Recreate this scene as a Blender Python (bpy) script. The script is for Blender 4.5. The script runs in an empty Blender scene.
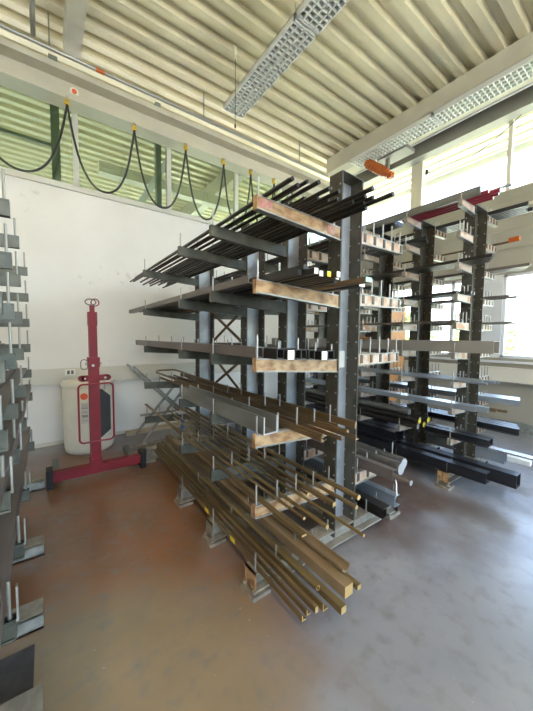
import bpy, bmesh, math, random
from mathutils import Vector, Matrix
random.seed(7)
sc = bpy.context.scene
COL = sc.collection
PI = math.pi

# ------------------------------------------------------------------ materials
def mat(name, c, rough=.5, metal=0.0, c2=None, scale=8., lo=.35, hi=.65, bump=0., bscale=40., coat=0., stretch=None, detail=6.):
    m = bpy.data.materials.new(name); m.use_nodes = True
    nt = m.node_tree; b = nt.nodes['Principled BSDF']
    b.inputs['Base Color'].default_value = (*c, 1); b.inputs['Roughness'].default_value = rough
    b.inputs['Metallic'].default_value = metal
    if coat: b.inputs['Coat Weight'].default_value = coat; b.inputs['Coat Roughness'].default_value = .2
    tc = nt.nodes.new('ShaderNodeTexCoord'); mp = nt.nodes.new('ShaderNodeMapping')
    nt.links.new(tc.outputs['Object'], mp.inputs[0])
    if stretch: mp.inputs['Scale'].default_value = stretch
    if c2:
        n = nt.nodes.new('ShaderNodeTexNoise'); n.inputs['Scale'].default_value = scale; n.inputs['Detail'].default_value = detail
        r = nt.nodes.new('ShaderNodeMapRange'); r.inputs[1].default_value = lo; r.inputs[2].default_value = hi
        x = nt.nodes.new('ShaderNodeMix'); x.data_type = 'RGBA'
        x.inputs[6].default_value = (*c, 1); x.inputs[7].default_value = (*c2, 1)
        nt.links.new(mp.outputs[0], n.inputs['Vector']); nt.links.new(n.outputs['Fac'], r.inputs[0])
        nt.links.new(r.outputs[0], x.inputs[0]); nt.links.new(x.outputs[2], b.inputs['Base Color'])
    if bump:
        n2 = nt.nodes.new('ShaderNodeTexNoise'); n2.inputs['Scale'].default_value = bscale
        bp = nt.nodes.new('ShaderNodeBump'); bp.inputs['Strength'].default_value = bump
        nt.links.new(mp.outputs[0], n2.inputs['Vector']); nt.links.new(n2.outputs['Fac'], bp.inputs['Height'])
        nt.links.new(bp.outputs[0], b.inputs['Normal'])
    return m

M = {}
M['column'] = mat('column steel', (.052,.046,.032), .45, .25, (.085,.078,.06), 14)
M['web'] = mat('column web zinc', (.27,.285,.30), .38, .5, (.38,.40,.42), 6)  # sky reflection put into the colour, paler and bluer than the flanges
M['zinc'] = mat('zinc', (.42,.42,.40), .38, .7)
M['pin'] = mat('pin zinc', (.33,.325,.30), .4, .6)
M['arm'] = mat('arm steel', (.06,.065,.052), .45, .3, (.11,.112,.09), 10)
M['armrust'] = mat('arm rust primer', (.20,.10,.04), .6, .0, (.44,.29,.15), 22, .36, .60, stretch=(.6,1,1), detail=10)
M['armgrey'] = mat('arm galvanised', (.36,.36,.33), .4, .5, (.24,.24,.21), 20)
M['armcream'] = mat('arm cream', (.52,.42,.34), .55, 0, (.40,.22,.11), 14, .40, .65)
M['armpale'] = mat('arm pale primer', (.50,.42,.34), .55, 0, (.42,.20,.08), 9, .5, .62)
M['pink'] = mat('pink mark', (.42,.12,.13), .6, 0, (.40,.28,.18), 30, .4, .6)
M['dark'] = mat('dark steel', (.022,.021,.019), .42, .5, (.05,.047,.043), 5, stretch=(1,.3,1))
M['black'] = mat('black steel', (.022,.024,.03), .32, .5, (.05,.055,.065), 4, stretch=(1,.3,1))
M['brownst'] = mat('brown oxide steel', (.11,.07,.035), .42, .45, (.19,.125,.06), 6, stretch=(1,.3,1))
M['brass'] = mat('brass', (.17,.12,.045), .38, .6, (.29,.21,.095), 5, stretch=(1,.3,1))
M['bronze'] = mat('bronze', (.14,.095,.042), .42, .5, (.24,.17,.08), 5, stretch=(1,.3,1))
M['tan'] = mat('tan tube', (.31,.22,.125), .5, .2, (.19,.135,.07), 6, stretch=(1,.3,1))
M['greyst'] = mat('grey steel', (.15,.155,.14), .4, .5, (.24,.245,.23), 6, stretch=(1,.3,1))
M['greybeam'] = mat('grey brown primer', (.23,.215,.19), .5, .1, (.30,.28,.25), 5, stretch=(1,.3,1))
M['mauve'] = mat('mill scale', (.105,.088,.08), .42, .3, (.17,.145,.13), 5, stretch=(1,.3,1))
M['bluest'] = mat('blue grey steel', (.30,.36,.42), .3, .6, (.42,.47,.52), 5, stretch=(1,.3,1))
M['silver'] = mat('bright aluminium', (.75,.77,.8), .25, .85)
M['round'] = mat('peeled round bar', (.17,.165,.165), .34, .8, (.26,.255,.255), 5, stretch=(1,.3,1))
M['maroon'] = mat('maroon rod', (.28,.025,.05), .4, .1)
M['endwhite'] = mat('white end paint', (.8,.78,.7), .6)
M['endyellow'] = mat('yellow end paint', (.75,.62,.05), .5)
M['endmint'] = mat('mint end paint', (.35,.75,.55), .5)
M['endbrass'] = mat('cut brass end', (.72,.52,.22), .3, .6)
M['cutsteel'] = mat('cut steel end', (.42,.42,.42), .45, .4)
M['red'] = mat('red paint', (.19,.002,.010), .6, 0, (.15,.0015,.007), 6)
M['reddark'] = mat('dark red tube', (.22,.012,.02), .4)
M['rubber'] = mat('black rubber', (.006,.006,.007), .6)
M['leggrey'] = mat('grey painted steel', (.13,.13,.12), .5)
M['plasticw'] = mat('white plastic', (.72,.69,.58), .4, 0, (.66,.62,.52), 4)
M['sticker'] = mat('orange sticker', (.85,.13,.04), .5)
M['paper'] = mat('paper label', (.55,.54,.48), .6)
M['ink'] = mat('grey print', (.25,.25,.27), .6)
M['yellow'] = mat('yellow plastic', (.65,.42,.03), .45)
M['cable'] = mat('dark cable', (.022,.022,.02), .5)
M['orange'] = mat('orange enamel', (.50,.12,.012), .4, 0, (.36,.08,.01), 20)
M['beam'] = mat('painted beam', (.58,.55,.44), .45, 0, (.53,.50,.40), 3)
M['beamdark'] = mat('crane rail grey', (.23,.22,.19), .45, .2)
M['pale'] = mat('pale casing', (.72,.68,.52), .5)
M['ceil'] = mat('corrugated ceiling', (.66,.60,.41), .42, .1, (.61,.55,.37), 2)
M['lamp'] = mat('lamp white', (.72,.72,.68), .35)
M['louvre'] = mat('louvre bright', (.80,.80,.76), .35, .25)
M['louvrebed'] = mat('lamp reflector', (.45,.45,.41), .4, .3)
M['conduit'] = mat('conduit zinc', (.30,.30,.27), .4, .6)
M['trunk'] = mat('trunking cream', (.62,.58,.49), .45)
M['frame'] = mat('window frame', (.62,.62,.55), .4)
M['framew'] = mat('white window frame', (.66,.67,.68), .4)
M['jamb'] = mat('grey green jamb', (.22,.25,.20), .5)
M['timber'] = mat('timber', (.42,.33,.21), .7, 0, (.55,.46,.32), 6, stretch=(.2,1,1))
M['wood'] = mat('orange wood', (.55,.25,.08), .6, 0, (.42,.19,.06), 5)
M['blue'] = mat('blue plastic', (.03,.12,.38), .4)
M['plate'] = mat('dark plate', (.05,.05,.055), .5, .3, (.08,.08,.085), 10)
M['foot'] = mat('dusty foot steel', (.20,.18,.145), .6, .2, (.31,.28,.22), 16)
M['clad'] = mat('wall panel olive', (.36,.34,.28), .55)

def wallmat():
    m = mat('white rendered wall', (.77,.75,.71), .7, 0, (.70,.67,.62), 1.3, .35, .75, .08, 60)
    return m
M['wall'] = wallmat()

def scuffs(m):
    nt = m.node_tree; b = nt.nodes['Principled BSDF']; src = b.inputs['Base Color'].links[0].from_socket
    tc = nt.nodes.new('ShaderNodeTexCoord'); n = nt.nodes.new('ShaderNodeTexNoise'); n.inputs['Scale'].default_value = 11; n.inputs['Detail'].default_value = 5
    n2 = nt.nodes.new('ShaderNodeTexNoise'); n2.inputs['Scale'].default_value = 1.1
    mu = nt.nodes.new('ShaderNodeMath'); mu.operation = 'MULTIPLY'
    r_ = nt.nodes.new('ShaderNodeMapRange'); r_.inputs[1].default_value = .37; r_.inputs[2].default_value = .44; r_.inputs[4].default_value = .55
    x = nt.nodes.new('ShaderNodeMix'); x.data_type = 'RGBA'; x.inputs[7].default_value = (.50,.46,.42,1)
    nt.links.new(tc.outputs['Object'], n.inputs['Vector']); nt.links.new(tc.outputs['Object'], n2.inputs['Vector'])
    nt.links.new(n.outputs['Fac'], mu.inputs[0]); nt.links.new(n2.outputs['Fac'], mu.inputs[1]); nt.links.new(mu.outputs[0], r_.inputs[0])
    nt.links.new(r_.outputs[0], x.inputs[0]); nt.links.new(src, x.inputs[6]); nt.links.new(x.outputs[2], b.inputs['Base Color'])
scuffs(M['wall'])
def floormat():
    m = bpy.data.materials.new('polished concrete floor'); m.use_nodes = True
    nt = m.node_tree; N = nt.nodes; L = nt.links; b = N['Principled BSDF']
    tc = N.new('ShaderNodeTexCoord')
    def noise(s, d=6, off=(0,0,0)):
        mp = N.new('ShaderNodeMapping'); mp.inputs['Location'].default_value = off
        L.new(tc.outputs['Object'], mp.inputs[0])
        n = N.new('ShaderNodeTexNoise'); n.inputs['Scale'].default_value = s; n.inputs['Detail'].default_value = d
        L.new(mp.outputs[0], n.inputs['Vector']); return n.outputs['Fac']
    def rng(v, a, z):
        r = N.new('ShaderNodeMapRange'); r.inputs[1].default_value = a; r.inputs[2].default_value = z; L.new(v, r.inputs[0]); return r.outputs[0]
    def mix(f, a, c):
        x = N.new('ShaderNodeMix'); x.data_type = 'RGBA'
        L.new(f, x.inputs[0])
        for s, i in ((a, 6), (c, 7)):
            if isinstance(s, tuple): x.inputs[i].default_value = (*s, 1)
            else: L.new(s, x.inputs[i])
        return x.outputs[2]
    base = mix(rng(noise(1.3), .35, .65), (.19,.195,.215), (.255,.255,.265))
    # red-brown patch with a wavering edge on the left part of the floor
    sx = N.new('ShaderNodeSeparateXYZ'); L.new(tc.outputs['Object'], sx.inputs[0])
    def blob(cx, cy, rx, ry, wob):
        v = N.new('ShaderNodeVectorMath'); v.operation = 'SUBTRACT'; v.inputs[1].default_value = (cx, cy, 0)
        L.new(tc.outputs['Object'], v.inputs[0])
        s = N.new('ShaderNodeVectorMath'); s.operation = 'MULTIPLY'; s.inputs[1].default_value = (1/rx, 1/ry, 0); L.new(v.outputs[0], s.inputs[0])
        l = N.new('ShaderNodeVectorMath'); l.operation = 'LENGTH'; L.new(s.outputs[0], l.inputs[0])
        a = N.new('ShaderNodeMath'); a.operation = 'ADD'; L.new(l.outputs['Value'], a.inputs[0])
        k = N.new('ShaderNodeMath'); k.operation = 'MULTIPLY'; k.inputs[1].default_value = wob; L.new(noise(2.6, 4), k.inputs[0])
        L.new(k.outputs[0], a.inputs[1]); return a.outputs[0]
    w = rng(blob(.35, 2.9, 1.2, 1.9, 1.0), 1.75, 1.15)
    c1 = mix(w, base, mix(rng(noise(3, 5, (4,1,0)), .35, .65), (.23,.095,.035), (.165,.085,.038)))
    w2 = rng(blob(.15, 1.2, .75, .75, .6), 1.5, 1.0)
    c2 = mix(w2, c1, mix(rng(noise(4), .35, .65), (.21,.16,.095), (.25,.19,.115)))
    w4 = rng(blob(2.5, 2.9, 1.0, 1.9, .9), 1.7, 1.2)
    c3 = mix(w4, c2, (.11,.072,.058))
    dirt = mix(rng(noise(12, 10, (2,7,0)), .5, .8), c3, (.155,.145,.135))
    specks = mix(rng(noise(38, 2, (9,3,0)), .74, .78), dirt, (.32,.30,.27))
    L.new(specks, b.inputs['Base Color'])
    rr = N.new('ShaderNodeMapRange'); rr.inputs[3].default_value = .22; rr.inputs[4].default_value = .42
    L.new(noise(2.2, 6, (1,1,0)), rr.inputs[0]); L.new(rr.outputs[0], b.inputs['Roughness'])
    b.inputs['Specular IOR Level'].default_value = .85
    bp = N.new('ShaderNodeBump'); bp.inputs['Strength'].default_value = .04; L.new(noise(25, 6), bp.inputs['Height']); L.new(bp.outputs[0], b.inputs['Normal'])
    return m
M['walllow'] = mat('beige wall panel', (.30,.27,.215), .6)
M['floor'] = floormat()

def glass(name, tint, refl=.12):
    m = bpy.data.materials.new(name); m.use_nodes = True
    nt = m.node_tree; nt.nodes.clear()
    o = nt.nodes.new('ShaderNodeOutputMaterial'); x = nt.nodes.new('ShaderNodeMixShader')
    t = nt.nodes.new('ShaderNodeBsdfTransparent'); g = nt.nodes.new('ShaderNodeBsdfGlossy')
    t.inputs[0].default_value = (*tint, 1); g.inputs['Roughness'].default_value = .02
    f = nt.nodes.new('ShaderNodeLayerWeight'); f.inputs[0].default_value = .5
    p = nt.nodes.new('ShaderNodeMath'); p.operation = 'POWER'; p.inputs[1].default_value = 5
    q = nt.nodes.new('ShaderNodeMapRange'); q.inputs[3].default_value = .04; q.inputs[4].default_value = 1
    nt.links.new(f.outputs['Facing'], p.inputs[0]); nt.links.new(p.outputs[0], q.inputs[0])
    nt.links.new(q.outputs[0], x.inputs[0]); nt.links.new(t.outputs[0], x.inputs[1]); nt.links.new(g.outputs[0], x.inputs[2])
    nt.links.new(x.outputs[0], o.inputs[0]); return m
M['glassgreen'] = glass('green tinted glass', (.70,.77,.68))
M['glass'] = glass('clear glass', (.93,.95,.95))
M['leaf'] = mat('foliage', (.20,.34,.06), .6, 0, (.36,.46,.12), 3)
M['bark'] = mat('bark', (.12,.08,.05), .8)
M['grass'] = mat('lawn', (.36,.37,.27), .9, 0, (.42,.42,.32), 2)
M['paving'] = mat('outdoor paving', (.66,.61,.52), .8)

# ------------------------------------------------------------------ mesh helper
class MB:
    def __init__(s): s.v = []; s.f = []; s.m = []; s.mats = []
    def mi(s, m):
        if m not in s.mats: s.mats.append(m)
        return s.mats.index(m)
    def add(s, vs, fs, m):
        o = len(s.v); k = s.mi(m); s.v += [Vector(v) for v in vs]
        for f in fs: s.f.append([i+o for i in f]); s.m.append(k)
    def box(s, a, b, m):
        x0,y0,z0 = a; x1,y1,z1 = b
        x0,x1 = sorted((x0,x1)); y0,y1 = sorted((y0,y1)); z0,z1 = sorted((z0,z1))
        s.add([(x0,y0,z0),(x1,y0,z0),(x1,y1,z0),(x0,y1,z0),(x0,y0,z1),(x1,y0,z1),(x1,y1,z1),(x0,y1,z1)],
              [(0,3,2,1),(4,5,6,7),(0,1,5,4),(1,2,6,5),(2,3,7,6),(3,0,4,7)], m); return s
    def frame(s, p0, p1, up=(0,0,1)):
        d = (Vector(p1)-Vector(p0)).normalized(); u = Vector(up)
        if abs(d.dot(u)) > .98: u = Vector((0,1,0))
        x = d.cross(u).normalized(); y = x.cross(d).normalized(); return x, y
    def prism(s, prof, p0, p1, m, up=(0,0,1), capm=None):
        """closed profile (convex or not), extruded from p0 to p1; profile x = right of travel, y = up"""
        x, y = s.frame(p0, p1, up); n = len(prof)
        A = [Vector(p0)+x*a+y*b for a,b in prof]; B = [Vector(p1)+x*a+y*b for a,b in prof]
        s.add(A+B, [(i,(i+1)%n,n+(i+1)%n,n+i) for i in range(n)], m)
        s.add(A, [tuple(reversed(range(n)))], capm or m); s.add(B, [tuple(range(n))], capm or m); return s
    def cyl(s, p0, p1, r, m, n=12, r2=None, capm=None):
        r2 = r if r2 is None else r2
        x, y = s.frame(p0, p1)
        A = [Vector(p0)+(x*math.cos(2*PI*i/n)+y*math.sin(2*PI*i/n))*r for i in range(n)]
        B = [Vector(p1)+(x*math.cos(2*PI*i/n)+y*math.sin(2*PI*i/n))*r2 for i in range(n)]
        s.add(A+B, [(i,(i+1)%n,n+(i+1)%n,n+i) for i in range(n)], m)
        s.add(A, [tuple(reversed(range(n)))], capm or m); s.add(B, [tuple(range(n))], capm or m); return s
    def hollow(s, outer, inner, p0, p1, m, capm=None):
        x, y = s.frame(p0, p1); n = len(outer)
        P = [[Vector(p)+x*a+y*b for a,b in pr] for p in (p0,p1) for pr in (outer,inner)]
        s.add(P[0]+P[2], [(i,(i+1)%n,n+(i+1)%n,n+i) for i in range(n)], m)
        s.add(P[1]+P[3], [((i+1)%n,i,n+i,n+(i+1)%n) for i in range(n)], m)
        s.add(P[0]+P[1], [((i+1)%n,i,n+i,n+(i+1)%n) for i in range(n)], capm or m)
        s.add(P[2]+P[3], [(i,(i+1)%n,n+(i+1)%n,n+i) for i in range(n)], capm or m); return s
    def path(s, pts, r, m, n=8, closed=False):
        pts = [Vector(p) for p in pts]; k = len(pts); rings = []
        px = None
        for i, p in enumerate(pts):
            a = pts[i-1] if (i or closed) else p; b = pts[(i+1)%k] if (i < k-1 or closed) else p
            d = (b-a).normalized()
            if px is None:
                u = Vector((0,0,1)) if abs(d.z) < .9 else Vector((0,1,0)); px = d.cross(u).normalized()
            px = (px - d*px.dot(d)).normalized(); py = d.cross(px)
            rings.append([p+(px*math.cos(2*PI*j/n)+py*math.sin(2*PI*j/n))*r for j in range(n)])
        V = [v for q in rings for v in q]; F = []
        for i in range(k if closed else k-1):
            for j in range(n):
                a = i*n+j; b = i*n+(j+1)%n; c = ((i+1)%k)*n+(j+1)%n; d = ((i+1)%k)*n+j
                F.append((a,b,c,d))
        if not closed: F += [tuple(reversed(range(n))), tuple(range((k-1)*n, k*n))]
        s.add(V, F, m); return s
    def build(s, name, parent=None, origin=None, smooth=False):
        if origin is None:
            if parent is not None: origin = WORLD[parent.name]
            else:
                lo = [min(v[i] for v in s.v) for i in range(3)]; hi = [max(v[i] for v in s.v) for i in range(3)]
                origin = ((lo[0]+hi[0])/2, (lo[1]+hi[1])/2, lo[2])
        origin = Vector(origin)
        me = bpy.data.meshes.new(name); me.from_pydata([v-origin for v in s.v], [], s.f)
        for m in s.mats: me.materials.append(M[m])
        me.polygons.foreach_set('material_index', s.m)
        bm = bmesh.new(); bm.from_mesh(me); bmesh.ops.recalc_face_normals(bm, faces=bm.faces); bm.to_mesh(me); bm.free()
        if smooth:
            me.shade_smooth() if hasattr(me, 'shade_smooth') else None
            try: me.set_sharp_from_angle(angle=math.radians(35))
            except Exception: pass
        o = bpy.data.objects.new(name, me); COL.objects.link(o)
        if parent is not None: o.parent = parent; o.location = origin - Vector(WORLD[parent.name])
        else: o.location = origin
        WORLD[o.name] = tuple(origin)
        return o
WORLD = {}
def empty(name, loc):
    o = bpy.data.objects.new(name, None); COL.objects.link(o); o.location = loc; o.empty_display_size = .1
    WORLD[o.name] = tuple(loc); return o
def tag(o, label=None, cat=None, group=None, kind=None):
    if label: o['label'] = label
    if cat: o['category'] = cat
    if group: o['group'] = group
    if kind: o['kind'] = kind
    return o
def st(o): o['kind'] = 'structure'; return o

# ------------------------------------------------------------------ room shell   x: across the racks, y: along the bars, z up
XL, XR, YB, YF, ZC = -3.4, 6.11, -5.0, 4.97, 5.27
mb = MB().box((XL-.1, YB-.1, -.15), (XR+.1, 12.1, 0), 'floor'); st(mb.build('floor', origin=(0,0,0)))

# corrugated roof deck, ribs run across (along x)
mb = MB(); pitch = .24; y0 = 2.35 - 40*pitch; prof = []
n = int((12.2 - y0)/pitch)
for i in range(n):
    y = y0 + i*pitch
    prof += [(y-.05, ZC), (y+.05, ZC), (y+.08, ZC+.075), (y+.16, ZC+.075)]
V = []; F = []
for (y, z) in prof: V += [(XL-.1, y, z), (XR+.1, y, z)]
for i in range(len(prof)-1): F.append((2*i, 2*i+1, 2*i+3, 2*i+2))
mb.add(V, F, 'ceil'); mb.box((XL-.1, y0, ZC+.12), (XR+1.15, 12.2, ZC+.22), 'pale')
st(mb.build('ceiling', origin=(0,0,ZC)))

# right wall (window wall)
mb = MB()
mb.box((XR, YB, 0), (XR+.15, 12, 1.18), 'walllow'); mb.box((XR, YB, 2.55), (XR+.15, 12, 3.88), 'clad')
mb.box((XR, YB, 5.10), (XR+.15, 12, ZC+.12), 'pale')
for z in (2.95, 3.25, 3.72): mb.box((XR-.012, YB, z), (XR, 12, z+.018), 'clad')
LOW = [(-4.6,-3.3),(-3.1,-1.8),(-1.6,-.1),(.1,1.80),(2.08,3.05),(3.2,4.3),(5.6,7.2),(7.6,9.2),(9.6,11.2)]
prev = YB
for a, b in LOW: mb.box((XR, prev, 1.18), (XR+.15, a, 2.55), 'framew'); prev = b
mb.box((XR, prev, 1.18), (XR+.15, 12, 2.55), 'framew')
st(mb.build('wall_right', origin=(XR,0,0)))
mb = MB().box((XR-.05, YB, 3.56), (XR-.001, 4.9, 3.60), 'pale'); st(mb.build('trim_1'))
wn = 0
def window(axis, fixed, a, b, z0, z1, gm, fm, t=.05, mull=()):
    """a glazed window: frame in its wall opening and one pane"""
    global wn; wn += 1
    e = empty('window_%d' % wn, (fixed, (a+b)/2, z0) if axis == 'y' else ((a+b)/2, fixed, z0)); st(e)
    def bx(m, a0, a1, q0, q1, d0, d1, k):
        if axis == 'y': m.box((fixed+d0, a0, q0), (fixed+d1, a1, q1), k)
        else: m.box((a0, fixed+d0, q0), (a1, fixed+d1, q1), k)
    f = MB()
    bx(f, a, b, z0, z0+t, .02, .10, fm); bx(f, a, b, z1-t, z1, .02, .10, fm)
    bx(f, a, a+t, z0, z1, .02, .10, fm); bx(f, b-t, b, z0, z1, .02, .10, fm)
    for q in mull: bx(f, q-.03, q+.03, z0, z1, .02, .10, fm)
    f.build('window_frame', e)
    g = MB(); bx(g, a+t, b-t, z0+t, z1-t, .055, .065, gm); g.build('pane', e)
    return e
for i, (a, b) in enumerate(LOW): window('y', XR, a, b, 1.18, 2.55, 'glass', 'framew', .045, [(a+b)/2] if i in (4,5) else ())
# upper band: wide posts every third metre, thin mullions between
ups = [-4.95,-4.2,-2.7,-1.2,.3,1.82,3.3,4.9,6.4,7.9,9.4,10.9,12.0]
for i in range(len(ups)-1): window('y', XR, ups[i], ups[i+1], 3.88, 5.10, 'glass', 'pale', .028)
mb = MB()
for y in (-2.7, .3, 3.3): mb.box((XR-.06, y-.11, 3.88), (XR-.002, y+.11, 5.10), 'pale')
st(mb.build('trim_2'))
# roof overhang outside
mb = MB().box((XR+.16, YB, 5.14), (XR+1.2, 12, 5.2), 'pale')
for k in range(4): mb.box((XR+.3+.25*k, YB, 5.10), (XR+.35+.25*k, 12, 5.14), 'pale')
mb.box((XR+1.2, YB, 5.02), (XR+1.25, 12, 5.2), 'frame')
st(mb.build('trim_3'))

# back wall with interior glazing to the next hall
mb = MB().box((XL, YF, 0), (XR, YF+.15, 3.46), 'wall'); mb.box((XL, YF-.03, 3.44), (XR, YF+.16, 3.50), 'frame')
st(mb.build('wall_back', origin=(0,YF,0)))
bx = [XL,-2.1,-.85,.41,1.68,2.93,4.2,5.45,XR]
for i in range(len(bx)-1): window('x', YF, bx[i], bx[i+1], 3.50, 4.72, 'glassgreen', 'frame', .032)
mb = MB()
mb.box((.14, YF+.16, 3.5), (.24, YF+.26, 5.2), 'jamb'); mb.box((1.52, YF+.16, 3.5), (1.60, YF+.26, 5.2), 'jamb')
mb.box((-.6, YF+.16, 4.02), (.14, YF+.2, 4.06), 'jamb')
st(mb.build('trim_4'))
# left and rear walls
mb = MB().box((XL-.15, YB, 0), (XL, 12, ZC+.12), 'wall'); st(mb.build('wall_left', origin=(XL,0,0)))
mb = MB().box((XL, YB-.15, 0), (-2.6, YB, ZC+.12), 'wall'); mb.box((-2.6, YB-.15, 0), (5.2, YB, .9), 'wall'); mb.box((5.2, YB-.15, 0), (XR, YB, ZC+.12), 'wall')
mb.box((-2.6, YB-.15, 4.2), (5.2, YB, ZC+.12), 'wall'); st(mb.build('wall_front', origin=(0,YB,0)))
for a in (-2.6, -.65, 1.3, 3.25): window('x', YB-.12, a, a+1.95, .9, 4.2, 'glass', 'framew', .05)
# next hall; its unseen far windows are added to light it
mb = MB().box((XL, 12, 0), (XR, 12.1, 1.0), 'wall'); mb.box((XL, 12, 4.9), (XR, 12.1, ZC+.12), 'wall'); st(mb.build('wall_far', origin=(0,12,0)))
for a in (XL, -1.0, 1.4, 3.8): window('x', 12.0, a, min(a+2.4, XR), 1.0, 4.9, 'glass', 'framew', .05)
# structure along the back wall: big I girder, baseboards, trunking
GY = 4.70
mb = MB(); mb.box((XL, GY, 4.455), (XR, GY+.25, 4.53), 'beam'); mb.box((XL, GY+.17, 4.53), (XR, GY+.22, 4.76), 'beam'); mb.box((XL, GY, 4.76), (XR, GY+.25, 4.83), 'beam')
st(mb.build('trim_5'))
mb = MB().box((XL, YF-.06, .83), (XR-.3, YF, 1.045), 'trunk'); mb.box((XL, YF-.066, .935), (XR-.3, YF-.06, .941), 'frame'); st(mb.build('trim_6'))
mb = MB().box((XR-.08, YB, .78), (XR, YF-.1, 1.03), 'trunk'); mb.box((XR-.1, YB, .775), (XR-.08, YF-.1, .80), 'armgrey'); st(mb.build('trim_7'))
mb = MB().box((XR-.06, YB, 1.10), (XR-.001, YF-.1, 1.135), 'framew'); st(mb.build('trim_8'))
mb = MB().box((XL, YF-.012, 0), (XR, YF, .05), 'trunk'); st(mb.build('baseboard_back'))
mb = MB().box((XR-.012, YB, 0), (XR, YF-.02, .16), 'armgrey'); st(mb.build('baseboard_right'))
# window-side girder (I) under the deck, pale casing, dark crane rail
mb = MB(); mb.box((4.95, YB, 4.97), (5.17, GY-.02, 5.0), 'beam'); mb.box((5.04, YB, 5.0), (5.08, GY-.02, 5.22), 'beam'); mb.box((4.95, YB, 5.22), (5.17, GY-.02, ZC-.002), 'beam')
mb.box((4.95, YB, 5.0), (4.965, GY-.02, 5.22), 'beam')
st(mb.build('trim_9'))
mb = MB().box((5.28, YB, 5.09), (5.62, GY-.02, ZC-.002), 'pale'); mb.box((5.62, YB, 5.07), (5.66, GY-.02, 5.12), 'framew'); st(mb.build('trim_10'))
mb = MB(); mb.box((5.78, YB, 4.90), (5.98, GY-.02, 4.93), 'beamdark'); mb.box((5.80, YB, 4.93), (5.90, GY-.02, 5.2), 'beamdark'); mb.box((5.80, YB, 5.18), (5.98, GY-.02, ZC-.002), 'beamdark')
st(mb.build('trim_11'))
# white roof beam running along the bars
mb = MB().box((.29, YB, 5.05), (.475, 4.86, ZC-.002), 'beam'); st(mb.build('trim_12'))
mb = MB().box((3.4, YF+.5, 4.9), (3.6, 12, ZC), 'beam'); mb.box((.9, YF+1.6, 4.55), (XR, YF+1.8, 4.75), 'beam')
mb.prism([(-.06,-.06),(.06,-.06),(.06,.06),(-.06,.06)], (1.1, YF+1.5, 3.2), (2.2, YF+1.5, 5.2), 'framew')
st(mb.build('trim_13'))

# ------------------------------------------------------------------ services
def single(name, m, label, cat, group=None, smooth=False):
    return tag(m.build(name, smooth=smooth), label, cat, group)
m = MB().cyl((XL+.05, 4.60, 4.88), (4.9, 4.60, 4.88), .022, 'conduit', 8)
c = single('conduit_pipe', m, 'long grey conduit pipe running just above the girder on the back wall', 'pipe')
for x in (-1.2, .14, 2.1, 4.1):
    MB().box((x-.008, 4.592, 4.90), (x+.008, 4.608, ZC-.005), 'conduit').build('pipe_bracket', c)
tag(MB().cyl((.62, 4.60, 4.88), (.72, 4.60, 4.88), .028, 'orange', 10).build('coupling', c), 'orange coupling')
m = MB().cyl((-.01, 4.545, 4.90), (-.01, .6, 4.90), .026, 'conduit', 8)
c = single('steel_pipe', m, 'galvanised pipe crossing the ceiling at the upper left corner', 'pipe')
MB().cyl((-.01, 3.9, 4.90), (-.01, 4.0, 4.90), .04, 'zinc', 10).build('pipe_clamp', c)
tag(MB().cyl((-.07, 3.95, 4.93), (-.13, 4.02, 4.99), .035, 'orange', 10).build('valve_handle', c), 'orange valve handle')
MB().box((-.02, 3.93, 4.93), (.0, 3.97, ZC-.005), 'zinc').build('hanger', c)
m = MB().cyl((.40, GY+.169, 4.66), (.40, GY+.15, 4.66), .05, 'endwhite', 20)
c = single('alarm_button', m, 'round white disc with a red centre on the girder above the first yellow cable trolley', 'alarm')
tag(MB().cyl((.40, GY+.15, 4.66), (.40, GY+.135, 4.66), .028, 'sticker', 16).build('button', c), 'red centre')
# festoon
hooks = [-.65, .305, 1.09, 1.835, 2.49, 3.03, 3.55, 4.0]
for i, x in enumerate(hooks):
    t = empty('cable_trolley', (x, GY-.02, 4.36))
    MB().box((x-.02, GY-.04, 4.395), (x+.02, GY+.02, 4.453), 'yellow').cyl((x-.03, GY-.02, 4.37), (x+.03, GY-.02, 4.37), .018, 'yellow', 10).build('saddle', t)
    MB().cyl((x-.015, GY-.05, 4.43), (x+.015, GY-.05, 4.43), .018, 'zinc', 10).build('roller', t)
    names = ['beyond the left edge', 'beside the red and white alarm disc', 'second from the alarm disc', 'above the middle of the white wall', 'third from the right along the girder', 'just left of the rod ends', 'hidden behind the rack rods', 'in the far corner']
    tag(t, 'yellow cable trolley under the back girder, ' + names[i], 'cable trolley', 'yellow festoon trolleys under the girder')
pts = []
for i in range(len(hooks)-1):
    a, b = hooks[i], hooks[i+1]; w = b-a
    zb = [3.42,3.41,3.40,3.39,3.43,3.5,3.6][i]
    for k in range(25):
        t = k/24; s = abs(2*t-1)
        xx = a + w*(t + .05*math.sin(2*PI*t)*-1)
        zz = zb + (4.36-zb)*(s**2.1)
        pts.append((xx, GY-.02, zz))
m = MB(); m.path(pts, .014, 'cable', 8)
single('festoon_cable', m, 'black power cable hanging in deep loops from the yellow trolleys', 'cable', smooth=True)

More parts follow.
